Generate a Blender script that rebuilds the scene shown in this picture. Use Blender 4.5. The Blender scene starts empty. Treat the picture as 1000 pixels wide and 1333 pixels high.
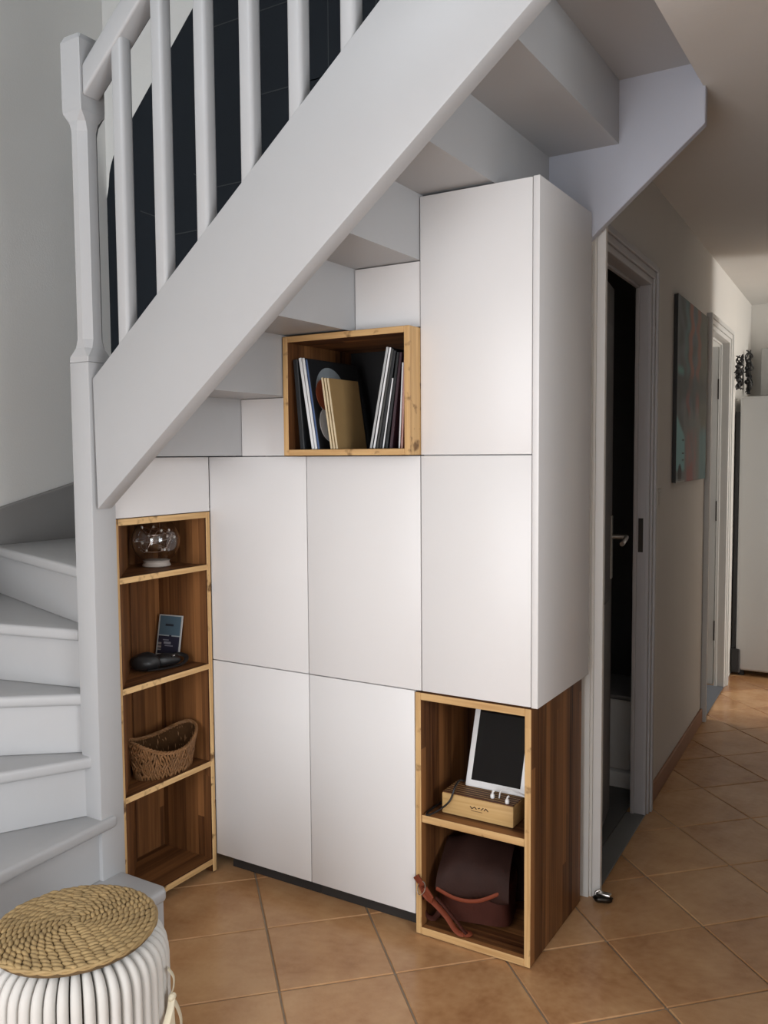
import bpy, bmesh, math, random
from mathutils import Vector, Matrix
random.seed(7)
scene = bpy.context.scene
COL = scene.collection

# ------------------------------------------------------------------ camera
F_PX, YAW, PITCH, ROLL = 1133.75, 0.5454, 0.0660, -0.0073
CAM = Vector((0.8564, -2.1645, 1.41))
cyw, syw, cp, sp = math.cos(YAW), math.sin(YAW), math.cos(PITCH), math.sin(PITCH)
d_ = Vector((-syw*cp, cyw*cp, -sp)); r0 = Vector((cyw, syw, 0)); u0 = r0.cross(d_)
r_ = r0*math.cos(ROLL) + u0*math.sin(ROLL); u_ = u0*math.cos(ROLL) - r0*math.sin(ROLL)
cd = bpy.data.cameras.new('camera'); cam = bpy.data.objects.new('camera', cd); COL.objects.link(cam)
M = Matrix.Identity(4)
for i in range(3):
    M[i][0], M[i][1], M[i][2], M[i][3] = r_[i], u_[i], -d_[i], CAM[i]
cam.matrix_world = M
cd.sensor_fit = 'HORIZONTAL'; cd.sensor_width = 36.0; cd.lens = 36.0*F_PX/1000.0
cd.clip_start = 0.02; cd.clip_end = 100
scene.camera = cam

# ------------------------------------------------------------------ world, light, exposure
wd = bpy.data.worlds.new('world'); scene.world = wd; wd.use_nodes = True
bg = wd.node_tree.nodes['Background']; bg.inputs[0].default_value = (0.75, 0.86, 1.0, 1); bg.inputs[1].default_value = 1.2
scene.view_settings.view_transform = 'Standard'; scene.view_settings.look = 'None'
scene.view_settings.gamma = 1.0; scene.view_settings.use_curve_mapping = False
scene.view_settings.exposure = 0.0

def area_light(name, loc, direction, sx, sy, power, color):
    l = bpy.data.lights.new(name, 'AREA'); l.shape = 'RECTANGLE'; l.size = sx; l.size_y = sy
    l.energy = power; l.color = color
    o = bpy.data.objects.new(name, l); COL.objects.link(o); o.location = loc
    o.rotation_euler = Vector(direction).to_track_quat('-Z', 'Y').to_euler()
    return o
# daylight entering by the glazed openings of the place (all but the bedroom lamp, added without a window)
area_light('daylight_living_window', (-0.18, -3.32, 1.12), (0, 1, 0), 1.5, 2.1, 57, (0.985, 0.985, 1.0))
area_light('daylight_kitchen_window', (2.62, 3.19, 1.33), (-1, 0, -0.15), 0.64, 2.0, 47, (1.0, 0.95, 0.88))
area_light('daylight_side_window', (3.12, -2.0, 1.575), (-1, 0, 0), 1.35, 1.3, 64, (0.94, 0.97, 1.0))
area_light('daylight_landing_window', (-0.8, -3.32, 4.0), (0, 1, -0.1), 1.2, 1.0, 32, (0.90, 0.95, 1.0))
area_light('bedroom_fill_light', (-2.02, 2.95, 1.45), (1, 0.1, 0), 0.6, 1.4, 30, (1.0, 0.95, 0.88))  # added to brighten the far door leaf; no window is built here

# ------------------------------------------------------------------ helpers
def lin(c):
    c = c/255.0
    return c/12.92 if c <= 0.04045 else ((c+0.055)/1.055)**2.4
def rgb(r, g, b): return (lin(r), lin(g), lin(b), 1.0)

WO = {}
def link(o, parent):
    COL.objects.link(o)
    if parent is not None:
        o.parent = parent
def obj(name, bm, mat, parent=None, smooth=None, origin=None):
    """bmesh in world coordinates -> one mesh object, origin at its base"""
    xs = [v.co for v in bm.verts]
    lo = Vector((min(v.x for v in xs), min(v.y for v in xs), min(v.z for v in xs)))
    hi = Vector((max(v.x for v in xs), max(v.y for v in xs), max(v.z for v in xs)))
    c = Vector(((lo.x+hi.x)/2, (lo.y+hi.y)/2, lo.z)) if origin is None else Vector(origin)
    bmesh.ops.translate(bm, verts=bm.verts, vec=-c)
    me = bpy.data.meshes.new(name)
    bm.normal_update()
    bm.to_mesh(me); bm.free()
    mats = mat if isinstance(mat, (list, tuple)) else [mat]
    for m in mats: me.materials.append(m)
    if smooth is not None:
        for p in me.polygons: p.use_smooth = True
        try: me.set_sharp_from_angle(angle=math.radians(smooth))
        except Exception: pass
    o = bpy.data.objects.new(name, me)
    link(o, parent)
    o.location = c - (WO[parent.name] if parent is not None else Vector((0, 0, 0)))
    WO[o.name] = c
    return o
def thing(name, loc, label, cat, group=None, kind=None):
    o = bpy.data.objects.new(name, None); COL.objects.link(o); o.location = loc
    o.empty_display_size = 0.05
    WO[o.name] = Vector(loc)
    return tag(o, label, cat, group, kind)
def tag(o, label=None, cat=None, group=None, kind=None):
    if label: o['label'] = label
    if cat: o['category'] = cat
    if group: o['group'] = group
    if kind: o['kind'] = kind
    return o

def bev(bm, w, seg=2, ang=30):
    if w <= 0: return
    es = [e for e in bm.edges if len(e.link_faces) == 2 and e.calc_face_angle(0) > math.radians(ang)]
    if es: bmesh.ops.bevel(bm, geom=es, offset=w, segments=seg, profile=0.5, affect='EDGES', clamp_overlap=True)
def bx(x0, x1, y0, y1, z0, z1, b=0.0, seg=2, tf=None):
    bm = bmesh.new()
    bmesh.ops.create_cube(bm, size=1)
    for v in bm.verts:
        v.co = Vector((x0+(v.co.x+.5)*(x1-x0), y0+(v.co.y+.5)*(y1-y0), z0+(v.co.z+.5)*(z1-z0)))
    bev(bm, b, seg)
    if tf:
        for v in bm.verts: v.co = tf(v.co)
    return bm
def prism(pts, ext, b=0.0, seg=2):
    """pts: 3D polygon, ext: extrusion vector"""
    bm = bmesh.new(); ext = Vector(ext)
    A = [bm.verts.new(p) for p in pts]; B = [bm.verts.new(Vector(p)+ext) for p in pts]
    bm.faces.new(A); bm.faces.new(list(reversed(B)))
    n = len(pts)
    for i in range(n):
        bm.faces.new([A[i], B[i], B[(i+1) % n], A[(i+1) % n]])
    bmesh.ops.recalc_face_normals(bm, faces=bm.faces)
    bev(bm, b, seg)
    return bm
def tube(pts, rad, n=8, caps=True, closed=False, bm=None, flat=None):
    """tube along points; rad number or list; flat=(a,b) gives elliptic section"""
    bm = bm or bmesh.new()
    P = [Vector(p) for p in pts]; m = len(P); rings = []
    up = Vector((0, 0, 1)); prevn = None
    for i in range(m):
        if closed: t = (P[(i+1) % m]-P[i-1])
        else: t = P[min(i+1, m-1)]-P[max(i-1, 0)]
        t = t.normalized() if t.length > 1e-9 else Vector((0, 0, 1))
        if prevn is None:
            a = up if abs(t.dot(up)) < .9 else Vector((1, 0, 0))
            nn = (a - t*a.dot(t)).normalized()
        else:
            nn = prevn - t*prevn.dot(t)
            nn = nn.normalized() if nn.length > 1e-6 else t.orthogonal().normalized()
        prevn = nn; bb = t.cross(nn)
        r = rad[i] if isinstance(rad, (list, tuple)) else rad
        ra, rb = (r, r) if flat is None else (flat[0], flat[1])
        rings.append([bm.verts.new(P[i]+nn*(math.cos(2*math.pi*k/n)*ra)+bb*(math.sin(2*math.pi*k/n)*rb)) for k in range(n)])
    rng = range(m) if closed else range(m-1)
    for i in rng:
        a, b = rings[i], rings[(i+1) % m]
        for k in range(n):
            bm.faces.new([a[k], a[(k+1) % n], b[(k+1) % n], b[k]])
    if caps and not closed:
        bm.faces.new(list(reversed(rings[0]))); bm.faces.new(rings[-1])
    return bm
def lathe(prof, c, n=40):
    bm = bmesh.new(); c = Vector(c); rings = []
    for r, z in prof:
        if r < 1e-6: rings.append([bm.verts.new(c+Vector((0, 0, z)))])
        else: rings.append([bm.verts.new(c+Vector((r*math.cos(2*math.pi*k/n), r*math.sin(2*math.pi*k/n), z))) for k in range(n)])
    for a, b in zip(rings[:-1], rings[1:]):
        for k in range(n):
            k2 = (k+1) % n
            if len(a) == 1 and len(b) == 1: continue
            if len(a) == 1: bm.faces.new([a[0], b[k2], b[k]])
            elif len(b) == 1: bm.faces.new([a[k], a[k2], b[0]])
            else: bm.faces.new([a[k], a[k2], b[k2], b[k]])
    bmesh.ops.recalc_face_normals(bm, faces=bm.faces)
    return bm
def blob(bm, c, ax, ay, az, n=6, m=4):
    """low-poly ellipsoid with half-axis vectors"""
    c = Vector(c); ax, ay, az = Vector(ax), Vector(ay), Vector(az)
    rows = []
    for i in range(m+1):
        th = math.pi*i/m
        if i in (0, m): rows.append([bm.verts.new(c+ax*math.cos(th))])
        else: rows.append([bm.verts.new(c+ax*math.cos(th)+(ay*math.cos(2*math.pi*k/n)+az*math.sin(2*math.pi*k/n))*math.sin(th)) for k in range(n)])
    for a, b in zip(rows[:-1], rows[1:]):
        for k in range(n):
            k2 = (k+1) % n
            if len(a) == 1: bm.faces.new([a[0], b[k], b[k2]])
            elif len(b) == 1: bm.faces.new([a[k2], a[k], b[0]])
            else: bm.faces.new([a[k], b[k], b[k2], a[k2]])
def catmull(P, n=8):
    P = [Vector(p) for p in P]; out = []
    Q = [P[0]*2-P[1]]+P+[P[-1]*2-P[-2]]
    for i in range(1, len(Q)-2):
        a, b, c, d = Q[i-1:i+3]
        for k in range(n):
            t = k/n
            out.append(0.5*((2*b)+(c-a)*t+(2*a-5*b+4*c-d)*t*t+(3*b-a-3*c+d)*t**3))
    out.append(P[-1]); return out

# ------------------------------------------------------------------ materials
def newmat(name):
    m = bpy.data.materials.new(name); m.use_nodes = True
    nt = m.node_tree; b = nt.nodes['Principled BSDF']
    return m, nt, b
def N(nt, typ, **kw):
    n = nt.nodes.new(typ)
    for k, v in kw.items(): setattr(n, k, v)
    return n
def plain(name, col, rough=0.5, metal=0.0, spec=0.5, noise=0.0, nscale=8.0, bump=0.0, bscale=60.0, coat=0.0):
    m, nt, b = newmat(name)
    b.inputs['Roughness'].default_value = rough; b.inputs['Metallic'].default_value = metal
    b.inputs['Specular IOR Level'].default_value = spec
    b.inputs['Coat Weight'].default_value = coat
    tc = N(nt, 'ShaderNodeTexCoord')
    nz = N(nt, 'ShaderNodeTexNoise'); nz.inputs['Scale'].default_value = nscale; nz.inputs['Detail'].default_value = 4
    nt.links.new(tc.outputs['Object'], nz.inputs['Vector'])
    mx = N(nt, 'ShaderNodeMix', data_type='RGBA')
    mx.inputs['A'].default_value = tuple(c*(1-noise) for c in col[:3])+(1,)
    mx.inputs['B'].default_value = tuple(min(1, c*(1+noise)) for c in col[:3])+(1,)
    nt.links.new(nz.outputs['Fac'], mx.inputs['Factor']); nt.links.new(mx.outputs['Result'], b.inputs['Base Color'])
    if bump > 0:
        n2 = N(nt, 'ShaderNodeTexNoise'); n2.inputs['Scale'].default_value = bscale; n2.inputs['Detail'].default_value = 3
        nt.links.new(tc.outputs['Object'], n2.inputs['Vector'])
        bp = N(nt, 'ShaderNodeBump'); bp.inputs['Strength'].default_value = bump; bp.inputs['Distance'].default_value = 0.002
        nt.links.new(n2.outputs['Fac'], bp.inputs['Height']); nt.links.new(bp.outputs['Normal'], b.inputs['Normal'])
    return m
def wood(name, grain, strip, dark, light, sw=0.028, rough=0.5, contrast=0.42, knots=False):
    m, nt, b = newmat(name)
    tc = N(nt, 'ShaderNodeTexCoord'); oi = N(nt, 'ShaderNodeObjectInfo')
    sep = N(nt, 'ShaderNodeSeparateXYZ'); nt.links.new(tc.outputs['Object'], sep.inputs[0])
    ax = 'XYZ'
    div = N(nt, 'ShaderNodeMath', operation='DIVIDE'); div.inputs[1].default_value = sw
    nt.links.new(sep.outputs[ax.index(strip)], div.inputs[0])
    ad = N(nt, 'ShaderNodeMath', operation='ADD'); nt.links.new(div.outputs[0], ad.inputs[0]); nt.links.new(oi.outputs['Random'], ad.inputs[1])
    fl = N(nt, 'ShaderNodeMath', operation='FLOOR'); nt.links.new(ad.outputs[0], fl.inputs[0])
    # staggered lengths: finger-jointed staves
    wn0 = N(nt, 'ShaderNodeTexWhiteNoise', noise_dimensions='1D'); nt.links.new(fl.outputs[0], wn0.inputs['W'])
    gl = N(nt, 'ShaderNodeMath', operation='DIVIDE'); gl.inputs[1].default_value = 1.6
    nt.links.new(sep.outputs[ax.index(grain)], gl.inputs[0])
    ga = N(nt, 'ShaderNodeMath', operation='ADD'); nt.links.new(gl.outputs[0], ga.inputs[0]); nt.links.new(wn0.outputs['Value'], ga.inputs[1])
    gf = N(nt, 'ShaderNodeMath', operation='FLOOR'); nt.links.new(ga.outputs[0], gf.inputs[0])
    cmb = N(nt, 'ShaderNodeCombineXYZ'); nt.links.new(fl.outputs[0], cmb.inputs[0]); nt.links.new(gf.outputs[0], cmb.inputs[1])
    wn = N(nt, 'ShaderNodeTexWhiteNoise', noise_dimensions='3D'); nt.links.new(cmb.outputs[0], wn.inputs['Vector'])
    mp = N(nt, 'ShaderNodeMapping'); sc = [70, 70, 70]; sc[ax.index(grain)] = 2.5
    mp.inputs['Scale'].default_value = sc; nt.links.new(tc.outputs['Object'], mp.inputs['Vector'])
    off = N(nt, 'ShaderNodeVectorMath', operation='ADD'); nt.links.new(mp.outputs[0], off.inputs[0]); nt.links.new(wn.outputs['Color'], off.inputs[1])
    nz = N(nt, 'ShaderNodeTexNoise'); nz.inputs['Scale'].default_value = 1.0; nz.inputs['Detail'].default_value = 5; nz.inputs['Distortion'].default_value = 0.6
    nt.links.new(off.outputs[0], nz.inputs['Vector'])
    m1 = N(nt, 'ShaderNodeMath', operation='MULTIPLY'); m1.inputs[1].default_value = contrast; nt.links.new(wn.outputs['Value'], m1.inputs[0])
    m2 = N(nt, 'ShaderNodeMath', operation='MULTIPLY_ADD'); m2.inputs[1].default_value = 1.0-contrast
    nt.links.new(nz.outputs['Fac'], m2.inputs[0]); nt.links.new(m1.outputs[0], m2.inputs[2])
    cr = N(nt, 'ShaderNodeValToRGB'); cr.color_ramp.elements[0].position = .22; cr.color_ramp.elements[1].position = .80
    cr.color_ramp.elements[0].color = dark; cr.color_ramp.elements[1].color = light
    nt.links.new(m2.outputs[0], cr.inputs['Fac']); nt.links.new(cr.outputs['Color'], b.inputs['Base Color'])
    if knots:
        kz_ = N(nt, 'ShaderNodeTexNoise'); kz_.inputs['Scale'].default_value = 22; kz_.inputs['Detail'].default_value = 3
        nt.links.new(tc.outputs['Object'], kz_.inputs['Vector'])
        kr = N(nt, 'ShaderNodeValToRGB'); kr.color_ramp.elements[0].position = .60; kr.color_ramp.elements[1].position = .70
        nt.links.new(kz_.outputs['Fac'], kr.inputs['Fac'])
        km = N(nt, 'ShaderNodeMix', data_type='RGBA'); km.inputs['B'].default_value = tuple(c*.45 for c in dark[:3])+(1,)
        nt.links.new(kr.outputs['Color'], km.inputs['Factor']); nt.links.new(cr.outputs['Color'], km.inputs['A'])
        nt.links.new(km.outputs['Result'], b.inputs['Base Color'])
    bp = N(nt, 'ShaderNodeBump'); bp.inputs['Strength'].default_value = 0.15; bp.inputs['Distance'].default_value = 0.001
    nt.links.new(nz.outputs['Fac'], bp.inputs['Height']); nt.links.new(bp.outputs['Normal'], b.inputs['Normal'])
    b.inputs['Roughness'].default_value = rough; b.inputs['Specular IOR Level'].default_value = 0.3
    return m
def vcol(name, rough=0.5, spec=0.4):
    m, nt, b = newmat(name)
    a = N(nt, 'ShaderNodeAttribute', attribute_name='paint'); nt.links.new(a.outputs['Color'], b.inputs['Base Color'])
    b.inputs['Roughness'].default_value = rough; b.inputs['Specular IOR Level'].default_value = spec
    return m
def glass(name, col=(1, 1, 1, 1), rough=0.0):
    m, nt, b = newmat(name)
    b.inputs['Transmission Weight'].default_value = 1.0; b.inputs['Roughness'].default_value = rough
    b.inputs['IOR'].default_value = 1.45; b.inputs['Base Color'].default_value = col
    return m

MT = {}
MT['wall'] = plain('plaster_wall', (.66, .645, .615), .9, noise=.03, nscale=3, bump=.25, bscale=140)
MT['wall_dim'] = plain('low_bounce_wall', (.34, .31, .28), .9, noise=.03, nscale=3, bump=.25, bscale=140)  # dark tone picked to cut the bounce off the unseen partition
MT['wall_cool'] = plain('plaster_stair', (.74, .74, .72), .9, noise=.03, nscale=3, bump=.25, bscale=140)
MT['ceil'] = plain('plaster_ceiling', (.66, .645, .62), .95, noise=.02, bump=.15, bscale=100)
MT['stair'] = plain('stair_paint', (.415, .42, .428), .42, noise=.02, nscale=5, bump=.08, bscale=40)
MT['lacquer'] = plain('white_lacquer', (.705, .695, .692), .38, noise=.008, nscale=4, bump=.03, bscale=220)
MT['dark'] = plain('shadow_gap', (.03, .026, .024), .8)  # near-black plinth colour stands in for the shadow under the cabinets
MT['black'] = plain('black_plastic', (.012, .012, .013), .45, noise=.2)
MT['navy'] = plain('navy_wall_paint', (.0095, .0135, .019), .75, spec=.25, noise=.15, nscale=2)
MT['line'] = plain('wall_line_paint', (.030, .036, .040), .7, noise=.1)
MT['frame'] = plain('grey_door_paint', (.42, .42, .44), .45, noise=.02, bump=.05)
MT['frame_w'] = plain('white_door_paint', (.60, .60, .585), .45, noise=.02, bump=.05)
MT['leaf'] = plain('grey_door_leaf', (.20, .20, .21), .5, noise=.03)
MT['steel'] = plain('brushed_steel', (.62, .60, .57), .3, metal=1.0, noise=.05, nscale=60)
MT['dsteel'] = plain('dark_metal', (.05, .045, .04), .4, metal=1.0, noise=.1)
MT['grout'] = plain('tile_grout', (.30, .235, .17), .9, noise=.15, nscale=30, bump=.3, bscale=200)
MT['fridge'] = plain('fridge_enamel', (.52, .53, .53), .35, noise=.01)
MT['white'] = plain('white_plastic', (.80, .80, .80), .35, noise=.01)
MT['tablet_glass'] = plain('tablet_screen', (.004, .004, .005), .05, spec=.4)
MT['paper'] = plain('white_paper', (.56, .548, .52), .85, noise=.02, nscale=20)
MT['leather'] = plain('brown_leather', (.050, .013, .008), .68, spec=.2, noise=.25, nscale=25, bump=.3, bscale=160)
MT['leather2'] = plain('tan_leather', (.17, .038, .017), .68, spec=.2, noise=.2, nscale=25, bump=.3, bscale=160)
MT['leather_d'] = plain('dark_leather', (.028, .011, .008), .68, spec=.2, noise=.25, nscale=25, bump=.3, bscale=160)
MT['cream'] = plain('cream_ribbon', (.62, .56, .42), .7, noise=.08, nscale=30)
MT['kraft'] = plain('kraft_card', (.30, .19, .075), .8, noise=.08, nscale=40)
MT['glass'] = glass('clear_glass')
MT['frost'] = plain('frosted_foot', (.42, .37, .33), .5, noise=.05)
MT['wire'] = plain('copper_wire', (.55, .42, .35), .3, metal=1.0)
MT['bulb'] = plain('bulb_resin', (.85, .80, .75), .12, spec=.8)
MT['terracotta'] = plain('terracotta_skirting', (.30, .15, .085), .55, noise=.15, nscale=10)
WD_D, WD_L = (.045, .014, .005, 1), (.31, .135, .047, 1)
MT['wood_z'] = wood('oiled_wood_upright', 'Z', 'Y', WD_D, WD_L)
MT['wood_zx'] = wood('oiled_wood_back', 'Z', 'X', WD_D, WD_L)
MT['wood_x'] = wood('oiled_wood_lying', 'X', 'Y', WD_D, WD_L)
MT['wood_y'] = wood('oiled_wood_lying_deep', 'Y', 'X', WD_D, WD_L)
ED_D, ED_L = (.36, .185, .065, 1), (.76, .52, .25, 1)
MT['edge_z'] = wood('wood_edge_upright', 'Z', 'X', ED_D, ED_L, sw=.5, contrast=.15, knots=True)
MT['edge_x'] = wood('wood_edge_lying', 'X', 'Z', ED_D, ED_L, sw=.5, contrast=.15, knots=True)
MT['edge_y'] = wood('wood_edge_lying_deep', 'Y', 'Z', ED_D, ED_L, sw=.5, contrast=.15, knots=True)
MT['bamboo'] = wood('bamboo_face', 'X', 'Z', (.42, .25, .09, 1), (.62, .42, .19, 1), sw=.03, contrast=.15)
MT['walnut'] = wood('walnut_slat', 'X', 'Y', (.05, .018, .008, 1), (.16, .065, .03, 1), sw=.5, contrast=.1)
MT['seagrass'] = plain('seagrass', (.34, .235, .105), .75, noise=.45, nscale=26)
MT['hyacinth'] = plain('water_hyacinth', (.20, .095, .034), .7, noise=.55, nscale=40)
MT['print'] = vcol('printed_surface', .5)
MT['canvas'] = vcol('painted_canvas', .7)

def tile_mat():
    m, nt, b = newmat('terracotta_tile')
    tc = N(nt, 'ShaderNodeTexCoord'); oi = N(nt, 'ShaderNodeObjectInfo')
    ge = N(nt, 'ShaderNodeNewGeometry')
    n1 = N(nt, 'ShaderNodeTexNoise'); n1.inputs['Scale'].default_value = 5.5; n1.inputs['Detail'].default_value = 6; n1.inputs['Roughness'].default_value = .6
    nt.links.new(ge.outputs['Position'], n1.inputs['Vector'])
    n2 = N(nt, 'ShaderNodeTexNoise'); n2.inputs['Scale'].default_value = 45; n2.inputs['Detail'].default_value = 4
    nt.links.new(ge.outputs['Position'], n2.inputs['Vector'])
    ml = N(nt, 'ShaderNodeMath', operation='MULTIPLY_ADD'); ml.inputs[1].default_value = .25; nt.links.new(n2.outputs['Fac'], ml.inputs[0]); nt.links.new(n1.outputs['Fac'], ml.inputs[2])
    ad = N(nt, 'ShaderNodeMath', operation='MULTIPLY_ADD'); ad.inputs[1].default_value = .22; nt.links.new(oi.outputs['Random'], ad.inputs[0]); nt.links.new(ml.outputs[0], ad.inputs[2])
    cr = N(nt, 'ShaderNodeValToRGB'); e = cr.color_ramp.elements
    e[0].position = .40; e[0].color = (.29, .130, .056, 1); e[1].position = .95; e[1].color = (.55, .33, .165, 1)
    mid = e.new(.66); mid.color = (.44, .235, .108, 1)
    nt.links.new(ad.outputs[0], cr.inputs['Fac']); nt.links.new(cr.outputs['Color'], b.inputs['Base Color'])
    b.inputs['Roughness'].default_value = .23; b.inputs['Specular IOR Level'].default_value = .45
    bp = N(nt, 'ShaderNodeBump'); bp.inputs['Strength'].default_value = .25; bp.inputs['Distance'].default_value = .003
    nt.links.new(n1.outputs['Fac'], bp.inputs['Height']); nt.links.new(bp.outputs['Normal'], b.inputs['Normal'])
    return m
MT['tile'] = tile_mat()

def painted_grid(name, origin, eu, ev, nu, nv, fn, thick, mat, side_mat, parent=None):
    """thin slab whose front carries a fine colour grid: fn(u,v)->(r,g,b); eu,ev edge vectors; thick vector to the back"""
    bm = bmesh.new(); cl = bm.loops.layers.float_color.new('paint')
    o = Vector(origin); eu, ev, th = Vector(eu), Vector(ev), Vector(thick)
    V = [[bm.verts.new(o+eu*(i/nu)+ev*(j/nv)) for j in range(nv+1)] for i in range(nu+1)]
    for i in range(nu):
        for j in range(nv):
            f = bm.faces.new([V[i][j], V[i+1][j], V[i+1][j+1], V[i][j+1]])
            c = fn((i+.5)/nu, (j+.5)/nv)
            for l in f.loops: l[cl] = (c[0], c[1], c[2], 1)
    B = [bm.verts.new(o+th), bm.verts.new(o+eu+th), bm.verts.new(o+eu+ev+th), bm.verts.new(o+ev+th)]
    edges = [[V[i][0] for i in range(nu+1)], [V[nu][j] for j in range(nv+1)], [V[i][nv] for i in range(nu, -1, -1)], [V[0][j] for j in range(nv, -1, -1)]]
    for k, e in enumerate(edges):
        f = bm.faces.new(e[::-1]+[B[k], B[(k+1) % 4]]); f.material_index = 1
    f = bm.faces.new(B[::-1]); f.material_index = 1
    bmesh.ops.recalc_face_normals(bm, faces=bm.faces)
    return obj(name, bm, [mat, side_mat], parent)

# ------------------------------------------------------------------ hall wall frame (the hall wall runs a little askew)
HA = math.atan(0.038); HO = Vector((0.02, 0.47, 0))
def HW(v, u, z):       # v: out of the wall into the hall, u: along the hall, z: up
    return Vector((HO.x + v*math.cos(HA) - u*math.sin(HA), HO.y + v*math.sin(HA) + u*math.cos(HA), z))
htf = lambda c: HW(c.x, c.y, c.z)

# ------------------------------------------------------------------ SETTING
def struct(name, bm, mat, parent=None, label=None, **k):
    o = obj(name, bm, mat, parent, **k)
    if parent is None: o['kind'] = 'structure'
    if label: o['label'] = label
    return o
XL, YB, YF, XR, ZC, ZT = -2.10, 0.46, -3.40, 3.20, 2.425, 5.0
floor = struct('floor', bx(XL-.1, 5.1, YF-.1, 4.5, -0.10, -0.004), MT['grout'], label='terracotta tiled floor laid on the diagonal')
# tiles, 45 degrees, individually laid
TA = 0.2235; TO = (0.137, 0.246); half = TA/math.sqrt(2)*0.988*math.sqrt(2)/1.0
def tile_bm(cx, cy, b=True):
    h = TA*0.983
    bm = prism([(cx-h, cy, -.012), (cx, cy-h, -.012), (cx+h, cy, -.012), (cx, cy+h, -.012)], (0, 0, .012), .0022 if b else 0, 1)
    return bm
tmesh = None; rest = bmesh.new(); ntile = 0
for i in range(-24, 25):
    for j in range(-24, 25):
        cx = TO[0] + (i+j+1)*TA; cy = TO[1] + (j-i)*TA
        if not (XL < cx < XR and YF < cy < 4.4): continue
        if cx < -0.05-.04*cy and cy > 0.75: continue
        if cx < -1.55 and cy > -1.3: continue
        near = -1.45 < cx < 1.0 and -1.6 < cy < 4.4
        if near:
            if tmesh is None:
                t = obj('tile', tile_bm(cx, cy), MT['tile'], floor); tmesh = t.data
            else:
                t = bpy.data.objects.new('tile', tmesh); link(t, floor)
                t.location = Vector((cx, cy, -.012)) - WO[floor.name]
            t.location.z += random.uniform(-.0006, .0006)
            ntile += 1
        else:
            h = TA*.983
            vs = [rest.verts.new(p) for p in ((cx-h, cy, 0), (cx, cy-h, 0), (cx+h, cy, 0), (cx, cy+h, 0))]
            rest.faces.new(vs)
rt = obj('tile_field', rest, MT['tile'], floor); rt['kind'] = 'stuff'

struct('wall_left', bx(XL-.1, XL, YF, 4.5, 0, ZT), MT['wall_cool'])
wb = struct('wall_back', bx(XL, 0.012, YB, YB+.09, 0, ZT), MT['wall_cool'], label='back wall of the stairwell with a dark navy painted field')
struct('wall_right_far', bx(XR, XR+.1, 0.0, 2.76, 0, ZT), MT['wall'])
def wall_with_opening(name, fixed, lo, hi, z0, z1, o0, o1, oz0, oz1, mat, axis):
    bm = bmesh.new()
    parts = [(lo, o0, z0, z1), (o1, hi, z0, z1), (o0, o1, z0, oz0), (o0, o1, oz1, z1)]
    for a, b, c, d in parts:
        if b-a < 1e-4 or d-c < 1e-4: continue
        t = bx(a, b, fixed[0], fixed[1], c, d) if axis == 'y' else bx(fixed[0], fixed[1], a, b, c, d)
        me = bpy.data.meshes.new('t'); t.to_mesh(me); t.free(); bm.from_mesh(me); bpy.data.meshes.remove(me)
    return struct(name, bm, mat)
wall_with_opening('wall_front', (YF-.1, YF), XL, XR, 0, ZC, -0.98, 0.62, 0.04, 2.20, MT['wall'], 'y')
wall_with_opening('wall_front_upper', (YF-.1, YF), XL, XR, ZC, ZT, -1.45, -0.15, 3.45, 4.55, MT['wall'], 'y')
wall_with_opening('wall_kitchen', (2.7, 2.8), 2.76, 4.4, 0, ZC, 2.86, 3.52, 0.3, 2.36, MT['wall'], 'x')
struct('wall_kitchen_occluder', bx(.62, 2.7, 2.76, 2.84, 0, ZC), MT['wall'])  # unseen wall added as an occluder to sharpen the kitchen light's edge
struct('wall_end', bx(XL, 5.1, 4.40, 4.5, 0, ZC), MT['wall'], label='far end wall of the hallway')
struct('wall_light_block', bx(0.95, 1.05, -0.45, 2.76, 0, ZC), MT['wall_dim'])  # unseen wall, placed and sized to keep light out of the hall
struct('ceiling', bx(0.33, 5.1, YF, 4.4, ZC, ZC+.28), MT['ceil'], label='white plaster ceiling of the hallway')
struct('ceiling_over_room', bx(XL, 0.33, YF, -1.45, ZC, ZC+.28), MT['ceil'])
struct('ceiling_over_rooms', bx(XL, 0.33, YB+.02, 4.4, ZC, ZC+.28), MT['ceil'])
struct('ceiling_upper', bx(XL-.1, XR+.1, YF-.1, 4.5, ZT, ZT+.1), MT['ceil'])
struct('wall_upper', bx(XR-.6, XR-.5, YF, YB, ZC+.28, ZT), MT['wall'])
struct('wall_upper_back', bx(0.0, XR, YB, YB+.09, ZC+.28, ZT), MT['wall'])
wall_with_opening('wall_right', (XR, XR+.1), YF, 0.0, 0, ZT, -2.70, -1.30, 0.90, 2.25, MT['wall'], 'x')
def window(name, x0, x1, z0, z1, y, label):
    w = thing(name, ((x0+x1)/2, y, z0), label, None, kind='structure')
    fr = bmesh.new()
    for a in ((x0, x1, z0, z0+.05), (x0, x1, z1-.05, z1), (x0, x0+.05, z0, z1), (x1-.05, x1, z0, z1), ((x0+x1)/2-.03, (x0+x1)/2+.03, z0, z1)):
        t = bx(a[0], a[1], y-.03, y+.03, a[2], a[3], .004); me = bpy.data.meshes.new('t'); t.to_mesh(me); t.free(); fr.from_mesh(me); bpy.data.meshes.remove(me)
    obj('window_frame', fr, MT['white'], w)
    for a, b in ((x0+.05, (x0+x1)/2-.03), ((x0+x1)/2+.03, x1-.05)):
        obj('pane', bx(a, b, y-.004, y+.004, z0+.05, z1-.05), MT['glass'], w)
    return w
window('window_1', -0.98, 0.62, 0.04, 2.20, YF-.05, 'large living room window')
window('window_2', -1.45, -0.15, 3.45, 4.55, YF-.05, 'landing window')

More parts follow.
